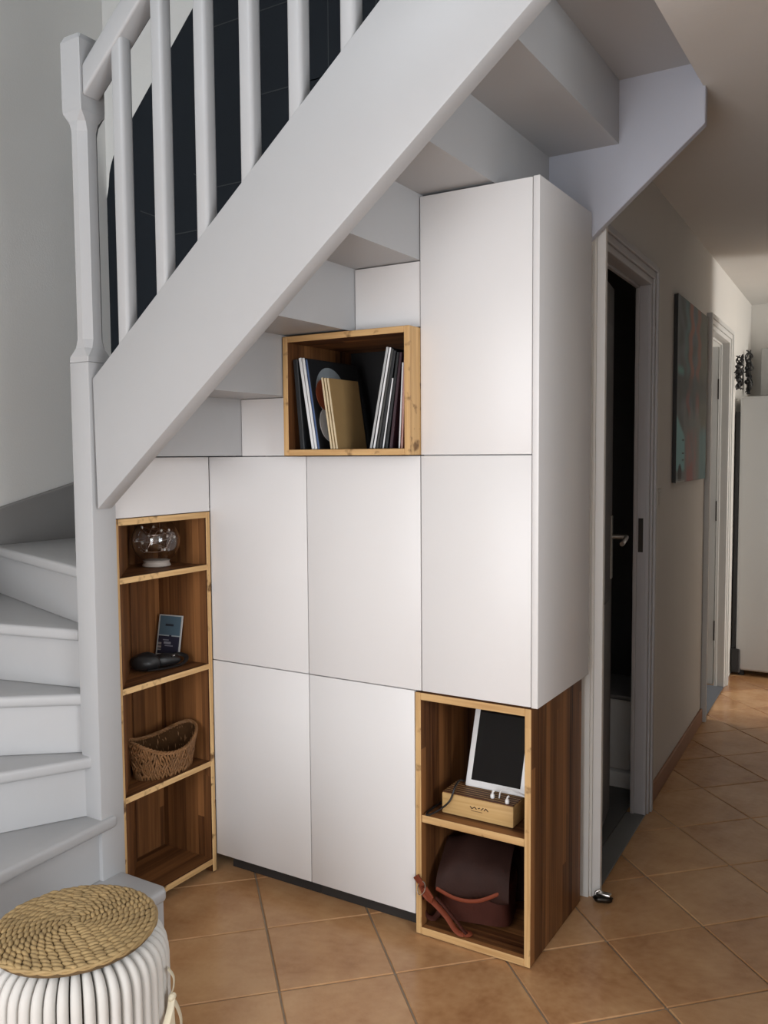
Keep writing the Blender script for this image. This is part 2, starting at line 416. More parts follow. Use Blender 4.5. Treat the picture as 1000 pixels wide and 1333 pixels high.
# hall wall pieces (door openings left free)
D1A, D1B, D1H = 0.074, 0.705, 2.035
D2A, D2B, D2H = 2.125, 2.815, 2.045
for k, (u0_, u1_, z0_, z1_) in enumerate(((0.0, D1A-.02, 0, ZC), (D1A-.02, D1B+.02, D1H+.02, ZC), (D1B+.02, D2A-.02, 0, ZC), (D2A-.02, D2B+.02, D2H+.02, ZC), (D2B+.02, 3.93, 0, ZC))):
    struct('wall_hall' if k == 2 else 'wall_hall_section', bx(-.042, 0, u0_, u1_, z0_, z1_, tf=htf), MT['wall'])
struct('floor_washroom', prism([HW(-.062, .05, .0005), HW(-.062, 1.98, .0005), Vector((-2.09, 2.44, .0005)), Vector((-2.09, .56, .0005))], (0, 0, .004)), plain('dark_vinyl', (.10, .10, .098), .5, noise=.1))
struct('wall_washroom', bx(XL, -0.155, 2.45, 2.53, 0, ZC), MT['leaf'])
struct('baseboard_hall', bx(0, .012, D1B+.085, D2A-.085, 0, .075, .003, tf=htf), MT['terracotta'], label='terracotta tile skirting along the hall wall')

def door_frame(root, a, b, h, mat, near=None):
    # stepped architrave round the opening, plus the jamb lining
    w = .072
    steps = ((0.000, .024, .013), (.024, .050, .020), (.050, .072, .027))
    for s0, s1, pr in steps:
        obj('architrave', bx(0, pr, a-s1, a-s0, 0, h+s1, .003, tf=htf), near or mat, root)
        obj('architrave', bx(0, pr, b+s0, b+s1, 0, h+s1, .003, tf=htf), mat, root)
        obj('architrave', bx(0, pr, a-s0, b+s0, h+s0, h+s1, .003, tf=htf), mat, root)
    obj('jamb', bx(-.044, 0.002, a-.02, a, 0, h, .002, tf=htf), mat, root)
    obj('jamb', bx(-.044, 0.002, b, b+.02, 0, h, .002, tf=htf), mat, root)
    obj('head_jamb', bx(-.044, 0.002, a-.02, b+.02, h, h+.02, .002, tf=htf), mat, root)
    obj('stop_bead', bx(-.044, -.030, b-.010, b, 0, h, .002, tf=htf), mat, root)
    obj('stop_bead', bx(-.044, -.030, a, b, h-.010, h, .002, tf=htf), mat, root)
d1 = thing('door_1', HW(0, .5, 0), 'half open grey door beside the white cabinet, its room dark inside', None, kind='structure')
door_frame(d1, D1A, D1B, D1H, MT['frame'], plain('white_trim_paint', (.72, .715, .70), .5, noise=.03, bump=.1))
obj('strike_plate', bx(-.026, -.008, D1B-.0015, D1B+.001, 1.03, 1.16, tf=htf), MT['dsteel'], d1)
obj('threshold', bx(-.06, .012, D1A, D1B, 0.0005, .006, .002, tf=htf), plain('threshold_grey', (.16, .165, .16), .5, noise=.1), d1)
LA = math.radians(7.0); LH = Vector((-.047, D1A+.004))
def ltf(c):  # leaf-local: x across thickness (hall side +), y along the leaf
    v = LH.x - math.sin(LA)*c.y + math.cos(LA)*c.x; u = LH.y + math.cos(LA)*c.y + math.sin(LA)*c.x
    return HW(v, u, c.z)
leaf = obj('door_leaf', bx(-.04, 0, 0, .615, .012, 2.028, .003, tf=ltf), MT['leaf'], d1)
for z0_, z1_ in ((.16, .86), (1.02, 1.88)):
    obj('leaf_moulding', bx(0, .006, .10, .53, z0_, z1_, .004, tf=ltf), MT['leaf'], leaf)
obj('handle_plate', bx(0, .006, .560, .598, .93, 1.17, .002, tf=ltf), MT['steel'], leaf)
hp = [ltf(Vector(p)) for p in ((.004, .58, 1.09), (.05, .58, 1.09), (.058, .574, 1.09), (.06, .51, 1.085), (.056, .46, 1.075))]
obj('door_handle', tube(catmull(hp, 5), .009, 10), MT['steel'], leaf, smooth=60)
d2 = thing('door_2', HW(0, 2.6, 0), 'far door frame at the end of the hall beside the fridge', None, kind='structure')
door_frame(d2, D2A, D2B, D2H, MT['frame_w'])
leaf2 = obj('door_leaf', bx(-.74, -.052, D2B+.005, D2B+.045, .012, 2.03, .003, tf=htf), MT['frame_w'], d2)
for z in (.28, 1.0, 1.72):
    obj('hinge', bx(-.052, -.042, D2B-.008, D2B+.006, z, z+.12, .003, tf=htf), MT['dsteel'], d2)
obj('threshold', bx(-.10, .012, D2A, D2B, 0.0005, .006, .002, tf=htf), plain('threshold_slate', (.10, .11, .13), .4, noise=.1), d2)

# navy painted field on the stairwell wall, with thin drawn lines
YN = YB-.003
mural = [(-2.098, 1.20), (-2.098, 2.50)]
for k in range(9):
    t = k/8; mural.append((-2.085+.15*t**1.5, 2.55+.25*t**.75))
mural += [(-1.606, 3.13), (-.90, 3.83), (0.0, 4.6), (0.0, 1.20)]
pn = obj('navy_paint', prism([(x, YN, z) for x, z in mural], (0, .003, 0)), MT['navy'], wb)
LN = [((-1.50, 2.45), (-1.50, 3.05)), ((-1.50, 2.45), (-1.20, 2.45)), ((-1.50, 3.05), (-.95, 3.05)), ((-1.20, 2.10), (-1.20, 2.45)), ((-1.60, 2.52), (-1.50, 2.45)),
      ((-1.80, 2.30), (-1.40, 2.30)), ((-1.75, 2.05), (-1.30, 2.05)), ((-1.05, 2.30), (-.75, 2.30)), ((-1.05, 2.75), (-.60, 2.75)), ((-.75, 2.55), (-.75, 3.0)), ((-.75, 2.75), (-.55, 3.0)),
      ((-.95, 2.35), (-.88, 2.45)), ((-.88, 2.45), (-.80, 2.35)), ((-.60, 2.60), (-.30, 2.60)), ((-.45, 2.9), (-.2, 3.2)), ((-1.40, 2.22), (-1.30, 2.05)), ((-.60, 2.95), (-.35, 2.95)),
      ((-1.85, 1.9), (-1.72, 1.80)), ((-1.9, 2.42), (-1.75, 2.36)), ((-1.30, 2.75), (-.95, 2.75)), ((-.95, 2.75), (-.95, 3.2))]
for (xa, za), (xb, zb_) in LN:
    dv = Vector((xb-xa, zb_-za)).normalized(); n = Vector((-dv.y, dv.x))*.0018
    obj('drawn_line', prism([(xa+n.x, YN-.0012, za+n.y), (xb+n.x, YN-.0012, zb_+n.y), (xb-n.x, YN-.0012, zb_-n.y), (xa-n.x, YN-.0012, za-n.y)], (0, .0012, 0)), MT['line'], wb)

# ------------------------------------------------------------------ STAIRCASE
R = 0.1805; TT = 0.035
st = thing('staircase', (-1.15, -.45, 0), 'light grey painted staircase with winding lower steps and white balusters', 'staircase')
S = MT['stair']
def line_dir(P, Q): return (Vector(Q)-Vector(P)).normalized()
NOSE = {1: ((-.925, -.425), (-.905, -1.36)), 2: ((-1.108, -.46), (-1.062, -1.36)), 3: ((-1.147, -.487), (-1.643, -1.36)),
        4: ((-1.179, -.487), (-2.06, -1.158)), 5: ((-1.225, -.470), (-2.06, -.636)), 6: ((-1.263, -.441), (-2.06, -.172)),
        7: ((-1.23, -.405), (-2.06, .43)), 8: ((-1.210, -.405), (-1.43, .43)), 9: ((-1.04, -.437), (-1.04, .43))}
def uphill(n):
    d = line_dir(*NOSE[n]); return Vector((d.y, -d.x))
OUT = {3: [(-2.06, -1.36)], 6: [], 7: [(-2.06, .43)] if False else []}
for n in range(1, 9):
    P, Q = map(Vector, NOSE[n]); P2, Q2 = map(Vector, NOSE[n+1]); up = uphill(n+1)*.045
    if n+1 == 9: up = Vector((.0265, 0))
    pts = [P, Q] + [Vector(c) for c in OUT.get(n, [])] + [Q2+up, P2+up]
    if n == 1:
        pts = [Vector((-.948, -.422)), Vector((-.925, -.438)), Q, Q2+up, Vector((-1.15, -.50)), Vector((-1.15, -.422))]
    if n == 2:
        pts = [Vector((-1.108, -.445)), Q, Q2+up, P2+up, Vector((-1.12, -.445))]
    pts = [Vector((max(-2.06, p.x), min(.43, max(-1.36, p.y)))) for p in pts]
    z = n*R
    obj('tread', prism([(p.x, p.y, z-TT) for p in pts], (0, 0, TT), .010, 3), S, st, smooth=40)
    # riser under the nosing
    uo = uphill(n)*.024
    a, b = P+uo, Q+uo
    a2, b2 = a+uphill(n)*.018, b+uphill(n)*.018
    q = [Vector((max(-2.06, p.x), min(.43, max(-1.36, p.y)))) for p in (a, b, b2, a2)]
    obj('riser', prism([(p.x, p.y, (n-1)*R+.0005) for p in q], (0, 0, R-TT-.0005), .001, 1), S, st)
obj('end_riser', bx(-1.11, -.949, -.450, -.432, .0005, R-TT, .001), S, st)
XRS = {9: -.995, 10: -.778, 11: -.555, 12: -.336, 13: -.119, 14: .095, 15: .312}
YS0, YS1 = -.437, .43
for n in range(9, 15):
    x0 = XRS[n]-.018-.024; x1 = XRS[n+1]
    obj('tread', bx(x0, x1, YS0, YS1, n*R-TT, n*R, .0, 2), S, st, smooth=40)
for n in range(9, 16):
    obj('riser', bx(XRS[n]-.018, XRS[n], YS0, YS1, (n-1)*R if n > 9 else 8*R-TT, n*R-TT, .0, 1), S, st)
# outer stringer
zu = lambda x: 1.627+.811*(x+1.110)
zl = lambda x: 1.264+.802*(x+1.100)
XE = .328
obj('stringer', prism([(-1.104, -.490, zl(-1.104)), (XE, -.490, zl(XE)), (XE, -.490, zu(XE)), (-1.110, -.490, zu(-1.110))], (0, .053, 0), .004, 2), S, st, smooth=30)
# wall stringer, cut off square where it meets the ceiling
zb = lambda x: 2.042+.847*(x-.003)
obj('wall_stringer', prism([(-1.30, .430, zb(-1.30)), (.336, .430, zb(.336)), (.336, .430, 2.449), (.290, .430, 2.70), (-1.30, .430, zb(-1.30)+.42)], (0, .029, 0), .002, 1), plain('blue_grey_stringer', (.47, .495, .57), .42, noise=.02), st)  # wall stringer bluer and paler than the other stair parts
# winder skirting board on the left wall
sk = [(-2.06, 1.10, -.60), (-2.06, 1.215, -.136), (-2.06, 1.30, .215), (-2.06, 1.36, .43), (-2.06, .90, .43), (-2.06, .50, -.60)]
obj('wall_skirting', prism([(x, y, z) for x, z, y in sk], (-.039, 0, 0), .002, 1), plain('grey_skirting_paint', (.25, .245, .24), .5, noise=.03), st)
# newel post
NX0, NX1, NY0, NY1 = -1.194, -1.117, -.497, -.411
nw = obj('newel_post', bx(NX0, NX1, NY0, NY1, .002, 1.675, .004, 2), S, st, smooth=30)
def octring(ch, z, inset=0):
    x0, x1, y0, y1 = NX0+inset, NX1-inset, NY0+inset, NY1-inset
    return [Vector(p) for p in ((x0+ch, y0, z), (x1-ch, y0, z), (x1, y0+ch, z), (x1, y1-ch, z), (x1-ch, y1, z), (x0+ch, y1, z), (x0, y1-ch, z), (x0, y0+ch, z))]
bm = bmesh.new(); rings = [[bm.verts.new(p) for p in octring(c, z, ins)] for c, z, ins in ((.002, 1.675, 0), (.003, 1.690, .0005), (.016, 1.715, .006), (.020, 1.74, .008), (.020, 2.310, .008), (.016, 2.335, .006), (.003, 2.36, .0005), (.002, 2.375, 0), (.002, 2.550, 0), (.006, 2.566, .006))]
for a, b in zip(rings[:-1], rings[1:]):
    for k in range(8): bm.faces.new([a[k], a[(k+1) % 8], b[(k+1) % 8], b[k]])
bm.faces.new(rings[0][::-1]); bm.faces.new(rings[-1])
obj('newel_upper', bm, S, nw)
# handrail
zr = lambda x: 2.402+.84*(x+1.109)
obj('handrail', prism([(-1.116, -.492, zr(-1.116)), (.30, -.492, zr(.30)), (.30, -.492, zr(.30)+.083), (-1.116, -.492, zr(-1.116)+.083)], (0, .062, 0), .008, 3), S, st, smooth=40)
for k in range(9):
    x = -.988+.1475*k
    obj('baluster', prism([(x-.021, -.487, zu(x-.021)-.03), (x+.021, -.487, zu(x+.021)-.03), (x+.021, -.487, zr(x+.021)+.01), (x-.021, -.487, zr(x-.021)+.01)], (0, .042, 0), .010, 3), S, st, smooth=40)

# ------------------------------------------------------------------ CABINETS
L = MT['lacquer']; G = .0015
def door(name, parent, x0, x1, z0, z1, y=0.0):
    return obj(name, bx(x0+G, x1-G, y, y+.018, z0+G, z1-G, .0012, 2), L, parent, smooth=30)
W1, W2, W3, WBX = -.3347, -.735, -1.1338, -.3568
ZB, ZM, ZS, ZH, DB = .0585, .7282, 1.4067, 2.1236, .424
tc = thing('tall_cabinet', (-.16, .2, ZM), 'tall white cabinet with two flat doors standing on the open wooden box', 'cabinet')
obj('body', bx(W1+.001, -.001, .0195, DB, ZM+.001, ZH-.003), L, tc)
door('door', tc, W1, 0, ZS, ZH); door('door', tc, W1, 0, ZM, ZS)
obj('side_panel', bx(0.0003, .0185, 0, DB, ZM, ZH, .0012, 2), L, tc, smooth=30)
mc = thing('base_cabinet', (-.54, .2, 0), 'white two-door cabinet below the wooden record box', 'cabinet', 'white under-stair cabinets')
obj('body', bx(W2+.001, WBX-.002, .0195, DB, ZB+.001, ZS-.001), L, mc)
door('door', mc, W2, W1, ZM, ZS); door('door', mc, W2, WBX-.0005, ZB, ZM)
obj('plinth', bx(W2+.001, WBX-.002, .05, .068, 0.001, ZB), MT['dark'], mc)
lc = thing('base_cabinet', (-.93, .2, 0), 'white two-door cabinet between the tall wooden shelf and the middle cabinet', 'cabinet', 'white under-stair cabinets')
obj('body', bx(W3+.03, W2-.001, .0195, DB, ZB+.001, ZS-.001), L, lc)
door('door', lc, W3, W2, ZM, ZS); door('door', lc, W3, W2, ZB, ZM)
obj('plinth', bx(W3+.03, W2-.001, .05, .068, 0.001, ZB), MT['dark'], lc)
tag(obj('filler_panel', bx(-.993, -.777, .004, .020, ZS+.0015, 1.588, .001), L), 'small white panel under the stair left of the record box', 'panel', 'white filler panels under the steps')
tag(obj('filler_panel', bx(-.553, -.3365, .004, .020, 1.767, 1.948, .001), L), 'white panel between the record box and the step above it', 'panel', 'white filler panels under the steps')
tag(obj('filler_panel', prism([(-1.132, -.408, 1.2275), (-1.132, -.002, 1.2275), (-1.132, -.002, ZS-.001), (-1.132, -.285, ZS-.001), (-1.132, -.408, 1.292)], (-.016, 0, 0), .001, 1), L), 'white sloping panel above the tall narrow wooden shelf', 'panel', 'white filler panels under the steps')

def edge_front(o, axis, sign, idx=1, tol=.5):
    for p in o.data.polygons:
        if p.normal[axis]*sign > tol: p.material_index = idx
T = .018
# low open box
lb = thing('open_box', (-.18, .2, 0), 'low two-tier open wooden box under the tall white cabinet', 'shelf')
def wpart(name, parent, b, mats, ax=1, sg=-1, bv=.0015):
    o = obj(name, bx(*b, bv, 1), mats, parent); edge_front(o, ax, sg); return o
UP, LY, LYD = [MT['wood_z'], MT['edge_z']], [MT['wood_x'], MT['edge_x']], [MT['wood_y'], MT['edge_y']]
BX0, BX1, BZ = WBX, -.0005, ZM-.0045
wpart('side', lb, (BX0, BX0+T, .0, .42, .003, BZ), UP); wpart('side', lb, (BX1-T, BX1, .0, .42, .003, BZ), UP)
wpart('top', lb, (BX0+T, BX1-T, .0, .42, BZ-.021, BZ), LY); wpart('bottom', lb, (BX0+T, BX1-T, .0, .42, .003, .025), LY)
wpart('shelf', lb, (BX0+T, BX1-T, .004, .41, .339, .361), LY)
obj('back', bx(BX0+T, BX1-T, .40, .412, .025, BZ-.021), MT['wood_zx'], lb)
# record box, standing proud of the doors
rb = thing('record_box', (-.555, .12, ZS), 'open wooden box full of records projecting above the cabinet doors', 'shelf')
RX0, RX1, RZ0, RZ1, RY0, RY1 = -.774, -.3352, ZS+.0015, 1.764, -.060, .30
UPX = [MT['wood_z'], MT['edge_z']]
o = obj('side', bx(RX0, RX0+T, RY0, RY1, RZ0, RZ1, .0015, 1), UPX, rb); edge_front(o, 1, -1)
o = obj('side', bx(RX1-T, RX1, RY0, RY1, RZ0, RZ1, .0015, 1), UPX, rb); edge_front(o, 1, -1); edge_front(o, 0, 1)
wpart('top', rb, (RX0+T, RX1-T, RY0, RY1, RZ1-T, RZ1), LY); wpart('bottom', rb, (RX0+T, RX1-T, RY0, RY1, RZ0, RZ0+T), LY)
obj('back', bx(RX0+T, RX1-T, RY1-.012, RY1, RZ0+T, RZ1-T), MT['black'], rb)  # black back panel stands in for the shade deep inside the box
# tall narrow shelf facing the room's right, left side panel set askew along the winders
ts = thing('tall_shelf', (-1.24, -.2, 0), 'tall narrow wooden shelf unit beside the newel post', 'shelf')
SX, SY0, SY1, SXB = -1.130, -.407, -.004, -1.355
LYA = SY0+.245
def slab(z0, z1):  # trapezoid shelf plan
    return prism([(SX, SY0+.012, z0), (SX, SY1-T, z0), (SXB, SY1-T, z0), (SXB, LYA+.012, z0)], (0, 0, z1-z0), .0012, 1)
def tshelf(name, z0, z1):
    o = obj(name, slab(z0, z1), LYD, ts); edge_front(o, 0, 1); return o
o = obj('side', bx(SXB, SX, SY1-T, SY1, .004, 1.2255, .0015, 1), [wood('oiled_wood_shelf_side', 'Z', 'X', WD_D, WD_L), MT['edge_z']], ts); edge_front(o, 0, 1)
o = obj('side', prism([(SX, SY0-.004, .004), (SX, SY0+.0135, .004), (SXB, LYA+.0135, .004), (SXB, LYA-.004, .004)], (0, 0, 1.2255-.004), .001, 1), UP, ts); edge_front(o, 0, 1, tol=.9)
obj('back', bx(SXB-.012, SXB, LYA, SY1, .004, 1.2255), MT['wood_z'], ts)
tshelf('top', 1.206, 1.2255); tshelf('bottom', .030, .050)
obj('plinth', bx(-1.30, SX-.075, -.30, SY1-T, .002, .030), MT['dark'], ts)
for z in (1.0429, .7103, .3795): tshelf('shelf', z-.010, z+.008)

# ------------------------------------------------------------------ RECORDS
GR = 'records in the wooden box'
RF = RZ0+T+.0005
def record(name, xb, lean, h, depth, th, spine, face, label, cat='record', y0=-.045, paint=None, zoff=0):
    """upright sleeve standing on its lower edge; lean = sideways shift of the top per unit height"""
    a = math.atan(lean); ca, sa = math.cos(a), math.sin(a)
    rt = thing(name, (xb, y0+depth/2, RF), label, cat, GR)
    def tf(c): return Vector((xb + c.x*ca + c.z*sa, y0 + c.y, RF + zoff + c.z*ca - c.x*sa + max(0, sa*th/2 if True else 0) + abs(sa)*th/2))
    obj('sleeve', bx(-th/2, th/2, .0025, depth, 0, h, .0006, 1, tf), face, rt)
    obj('spine', bx(-th/2, th/2, 0, .0025, 0, h, .0008, 1, tf), spine, rt)
    return rt, tf
Bk, Wh = plain('black_card', (.012, .013, .015), .45, noise=.2), plain('white_card', (.68, .69, .70), .6, noise=.05, nscale=30)
Gy = plain('grey_card', (.40, .41, .41), .6, noise=.06, nscale=30); Pu = plain('plum_card', (.035, .012, .02), .5, noise=.2)
Bl = plain('blue_card', (.05, .09, .20), .5, noise=.2); Pk = plain('pink_card', (.50, .28, .24), .6, noise=.3, nscale=30)
Dg = plain('charcoal_card', (.045, .045, .042), .55, noise=.3, nscale=40)
Og = plain('orange_card', (.35, .09, .04), .55, noise=.3, nscale=30)
record('record', -.7160, -.085, .270, .272, .014, Bk, Bk, 'black record sleeve leaning against the left side of the box')
record('record', -.6760, -.165, .276, .272, .009, Wh, Wh, 'white record sleeve next to the leftmost black sleeve')
record('record', -.6650, -.160, .275, .272, .008, Wh, Bk, 'white-spined record sleeve against the black disc cover')
rt, tf = record('record', -.6555, -.158, .270, .272, .006, Bl, Bk, 'black record cover with a grey disc picture')
def disc(yc, zc, r, mat, z0=-1, z1=9, dx=.0035):
    pts = []
    for k in range(28):
        a = 2*math.pi*k/28; y = yc+r*math.cos(a); z = min(max(zc+r*math.sin(a), z0), z1); pts.append(tf(Vector((dx, y, z))))
    return obj('disc_print', prism(pts, (.0008, 0, .0001)), mat, rt)
disc(.105, .172, .080, plain('disc_grey', (.23, .26, .28), .5, noise=.25, nscale=30))
disc(.072, .165, .050, Og, dx=.0038)
disc(.075, .075, .055, Wh, dx=.0036)
for k in range(3):
    record('booklet', -.6060+.0085*k, -.150, .212-.001*k, .160, .006, plain('booklet_edge', (.56, .46, .30), .8, noise=.3, nscale=60), MT['kraft'],
           ['kraft booklet closest to the grey disc cover', 'middle one of the three kraft booklets', 'brown kraft booklet facing the room in front of the others'][k], 'booklet', y0=-.050+.002*k)
RG = [(-.4760, .205, .290, .007, Gy, Bk, 'pale grey record sleeve leaning right, first of the right group'),
      (-.4655, .200, .288, .006, Wh, Bk, 'white-spined thin sleeve second in the right-leaning group'),
      (-.4560, .192, .284, .006, Dg, Bk, 'charcoal sleeve third in the right-leaning group'),
      (-.4465, .184, .278, .007, Bk, Bk, 'glossy black sleeve fourth in the right-leaning group'),
      (-.4370, .172, .200, .004, Wh, Bk, 'short thin white booklet among the black sleeves'),
      (-.4275, .158, .272, .007, Bk, Bk, 'thick black sleeve in the middle of the right group'),
      (-.4125, .135, .270, .008, Pu, Pu, 'dark plum sleeve near the right side of the box'),
      (-.3845, .055, .240, .005, Wh, Og, 'white-spined orange sleeve near the right end of the row'),
      (-.3765, .045, .255, .006, Pk, Og, 'pink sleeve against the right side of the box')]
for q, (x_, ln_, h_, th_, sp_, fc_, lb_) in enumerate(RG):
    record('record', x_, ln_, h_, .265, th_, sp_, fc_, lb_, y0=-.040+.0008*q)

# ------------------------------------------------------------------ TALL SHELF CONTENT
# glass bowl with a string of tiny lights
bz = 1.0429+.0085
gb = thing('glass_bowl', (-1.245, -.135, bz), 'round clear glass bowl holding a string of tiny lights', 'bowl')
pr = [(.040, .020)]
for k in range(1, 17):
    a = math.radians(-60+k*(60+62)/16); pr.append((.078*math.cos(a)+.0, .085+.075*math.sin(a)))
inner = [(r-.0025, z) for r, z in reversed(pr)]
obj('bowl', lathe(pr+inner+[(0.0, .0225)][:0], (-1.245, -.135, bz), 48), MT['glass'], gb, smooth=60)
obj('foot', lathe([(0, .001), (.043, .001), (.046, .004), (.040, .016), (.044, .022), (0, .024)], (-1.245, -.135, bz), 40), MT['frost'], gb, smooth=50)
rr = random.Random(3); wp = []
for k in range(26):
    a = k*1.35+rr.uniform(-.4, .4); r = rr.uniform(.03, .062); z = .045+rr.random()*.085
    rm = math.sqrt(max(.0, .068**2-(z-.085)**2)); r = min(r, rm*.92)
    wp.append((-1.245+r*math.cos(a), -.135+r*math.sin(a), bz+z))
wp.append((-1.235, -.128, bz+.140))
obj('wire', tube(catmull(wp, 7), .0009, 5), MT['wire'], gb, smooth=60)
for k in range(1, 26, 2):
    b_ = bmesh.new(); c = Vector(wp[k]); blob(b_, c, (0, 0, .0046), (.0042, 0, 0), (0, .0042, 0), 8, 6); obj('bulb', b_, MT['bulb'], gb, smooth=80)
# picture card
cz = .7103+.0085
def card(u, v):
    if u < .05 or u > .95 or v < .12 or v > .965: return (.42, .43, .42)
    if .52 < v < .56 and (u < .5 or u > .62): return (.30, .34, .36)
    if v >= .56:
        if .28 < u < .66 and .74 < v < .80: return (.02, .025, .035)
        return (.075, .125, .165)
    if .36 < v < .40 and .30 < u < .62: return (.25, .26, .30)
    if .30 < v < .335 and .35 < u < .70: return (.22, .22, .26)
    if .43 < v < .46 and .25 < u < .5: return (.2, .2, .24)
    if u < .18 and .20 < v < .40 and (int(v*40) % 3): return (.25, .22, .2)
    return (.022, .022, .04)
cb = Vector((-1.338, -.062, cz+.002)); cu = Vector((.096, .012, 0)); cvv = Vector((.006, .020, .150))
tag(painted_grid('picture_card', cb, cu, cvv, 20, 40, card, cu.cross(cvv).normalized()*-.0035, MT['print'], Wh), 'blue and dark picture card with white border leaning in the shelf', 'card')
# black bundle with a strap
bb = thing('strap_pouch', (-1.27, -.14, cz), 'black bundled pouch with strap lying in front of the picture card', 'pouch')
def lump(c, a, b, h, rot, seed):
    bm = bmesh.new(); rg = random.Random(seed)
    bmesh.ops.create_uvsphere(bm, u_segments=24, v_segments=14, radius=1)
    ph = [rg.uniform(0, 6) for _ in range(6)]
    for v in bm.verts:
        p = v.co; k = 1+.07*math.sin(5*p.x+ph[0])*math.cos(4*p.y+ph[1])+.05*math.sin(9*p.y+ph[2]+3*p.z)
        x, y, z = p.x*a*k, p.y*b*k, max(-.98, p.z*k)
        v.co = Vector((c[0]+x*math.cos(rot)-y*math.sin(rot), c[1]+x*math.sin(rot)+y*math.cos(rot), c[2]+h*(z+.98)/1.98))
    return bm
obj('pouch_body', lump((-1.238, -.200, cz), .047, .034, .060, .75, 1), MT['black'], bb, smooth=80)
obj('pouch_flap', lump((-1.232, -.128, cz), .058, .030, .044, 1.0, 2), MT['black'], bb, smooth=80)
obj('strap', tube(catmull([(-1.215, -.215, cz+.008), (-1.195, -.16, cz+.006), (-1.185, -.09, cz+.008), (-1.200, -.055, cz+.022), (-1.228, -.062, cz+.030), (-1.235, -.10, cz+.028)], 8), .005, 8, flat=(.003, .008)), MT['black'], bb, smooth=60)
obj('buckle', bx(-1.208, -1.198, -.118, -.108, cz+.036, cz+.040, .001), MT['steel'], bb)
# woven basket
kz = .3795+.0085
bk = thing('woven_basket', (-1.235, -.155, kz), 'dark woven basket with a dipping rim on the third shelf', 'basket')
bc = Vector((-1.204, -.166)); bdir = Vector((-.08, -1.0)).normalized(); bper = Vector((-bdir.y, bdir.x))
def brim(t):  # rim height over the ellipse
    return .070 + .050*abs(math.cos(t))**2.2 + (.022*-math.sin(t) if math.sin(t) < 0 else 0)
def bpt(t, f, inset=0.0):
    fl = .86+.18*f*(1+.18*abs(math.cos(t))**2)
    la, lb_ = (.120*fl-inset), (.068*fl-inset)
    e = bdir*(math.cos(t)*la)+bper*(math.sin(t)*lb_)
    return Vector((bc.x+e.x, bc.y+e.y, kz+.003+f*brim(t)))
bm = bmesh.new(); NB = 72; rows = []
for f in (0, .33, .66, 1.0): rows.append([bm.verts.new(bpt(2*math.pi*k/NB, f, .004)) for k in range(NB)])
for a, b in zip(rows[:-1], rows[1:]):
    for k in range(NB): bm.faces.new([a[k], a[(k+1) % NB], b[(k+1) % NB], b[k]])
bm.faces.new(rows[0])
obj('basket_wall', bm, plain('basket_lining', (.055, .026, .010), .9, spec=.1, noise=.4, nscale=60), bk, smooth=60)
bm = bmesh.new(); rg = random.Random(5)
for k in range(NB):
    for row in range(6):
        t = 2*math.pi*(k+.5*(row % 2))/NB; f = (row+.5)/6
        p = bpt(t, f); q = bpt(t, min(1, f+.09)); up = (q-p).normalized()
        tn = (bpt(t+.05, f)-p).normalized(); nn = tn.cross(up)
        ax = (up+tn*rg.uniform(-.7, .7)).normalized()*(.011+.010*brim(t)/.17)
        ay = ax.cross(nn).normalized()*rg.uniform(.0034, .0050)
        blob(bm, p+nn*rg.uniform(-.001, .002), ax, ay, nn*.0045, 5, 4)
wv = obj('weave', bm, MT['hyacinth'], bk, smooth=80); wv['kind'] = 'stuff'
bm = bmesh.new()
for s in range(3):
    tube([bpt(2*math.pi*k/144, 1.0)+Vector((0, 0, .004+.0035*math.sin(k*.9+s*2.1)))+Vector((bper.x, bper.y, 0))*(.0035*math.cos(k*.9+s*2.1)) for k in range(144)], .0038, 5, closed=True, bm=bm)
obj('braided_rim', bm, MT['hyacinth'], bk, smooth=60)

# ------------------------------------------------------------------ LOW BOX CONTENT
sz = .3612
cs = thing('charging_station', (-.183, .10, sz), 'pale bamboo charging station with a dark slatted top', 'charger')
CX0, CX1, CY0, CY1, CZ1 = -.296, -.071, .049, .152, sz+.068
obj('case', bx(CX0, CX1, CY0, CY1, sz+.0005, CZ1-.006, .004, 2), MT['bamboo'], cs, smooth=30)
ns = 7; wsl = (CY1-CY0-.004)/ns
for k in range(ns):
    y = CY0+.002+k*wsl
    obj('inlay', bx(CX0+.002, CX1-.002, y+wsl-.0040, y+wsl, CZ1-.006, CZ1-.0040, 0, 1), MT['bamboo'], cs)
    obj('slat', bx(CX0+.002, CX1-.002, y, y+wsl-.0040, CZ1-.006, CZ1-.0035, .0006, 1), MT['walnut'], cs)
ink = plain('burnt_mark', (.045, .018, .008), .8)
mk = [[(-.028, 0), (-.0225, -.0058), (-.014, 0), (-.0085, -.0052)], [(-.003, -.0022), (.002, 0)], [(.006, -.005), (.013, .0018)], [(.0155, -.0048), (.021, .0018), (.028, -.0052)]]
xm, zm = -.176, sz+.038
for stroke in mk:
    for a, b in zip(stroke[:-1], stroke[1:]):
        dv = Vector((b[0]-a[0], b[1]-a[1])).normalized(); n = Vector((-dv.y, dv.x))*.0013; e_ = dv*.0006
        q = [Vector(a)-e_+n, Vector(b)+e_+n, Vector(b)+e_-n, Vector(a)-e_-n]
        obj('burnt_logo', prism([(xm+p.x, CY0-.0006, zm+p.y) for p in q], (0, .001, 0)), ink, cs)
obj('burnt_logo', bx(xm-.025, xm+.010, CY0-.0005, CY0+.0005, zm-.0125, zm-.0113), ink, cs)
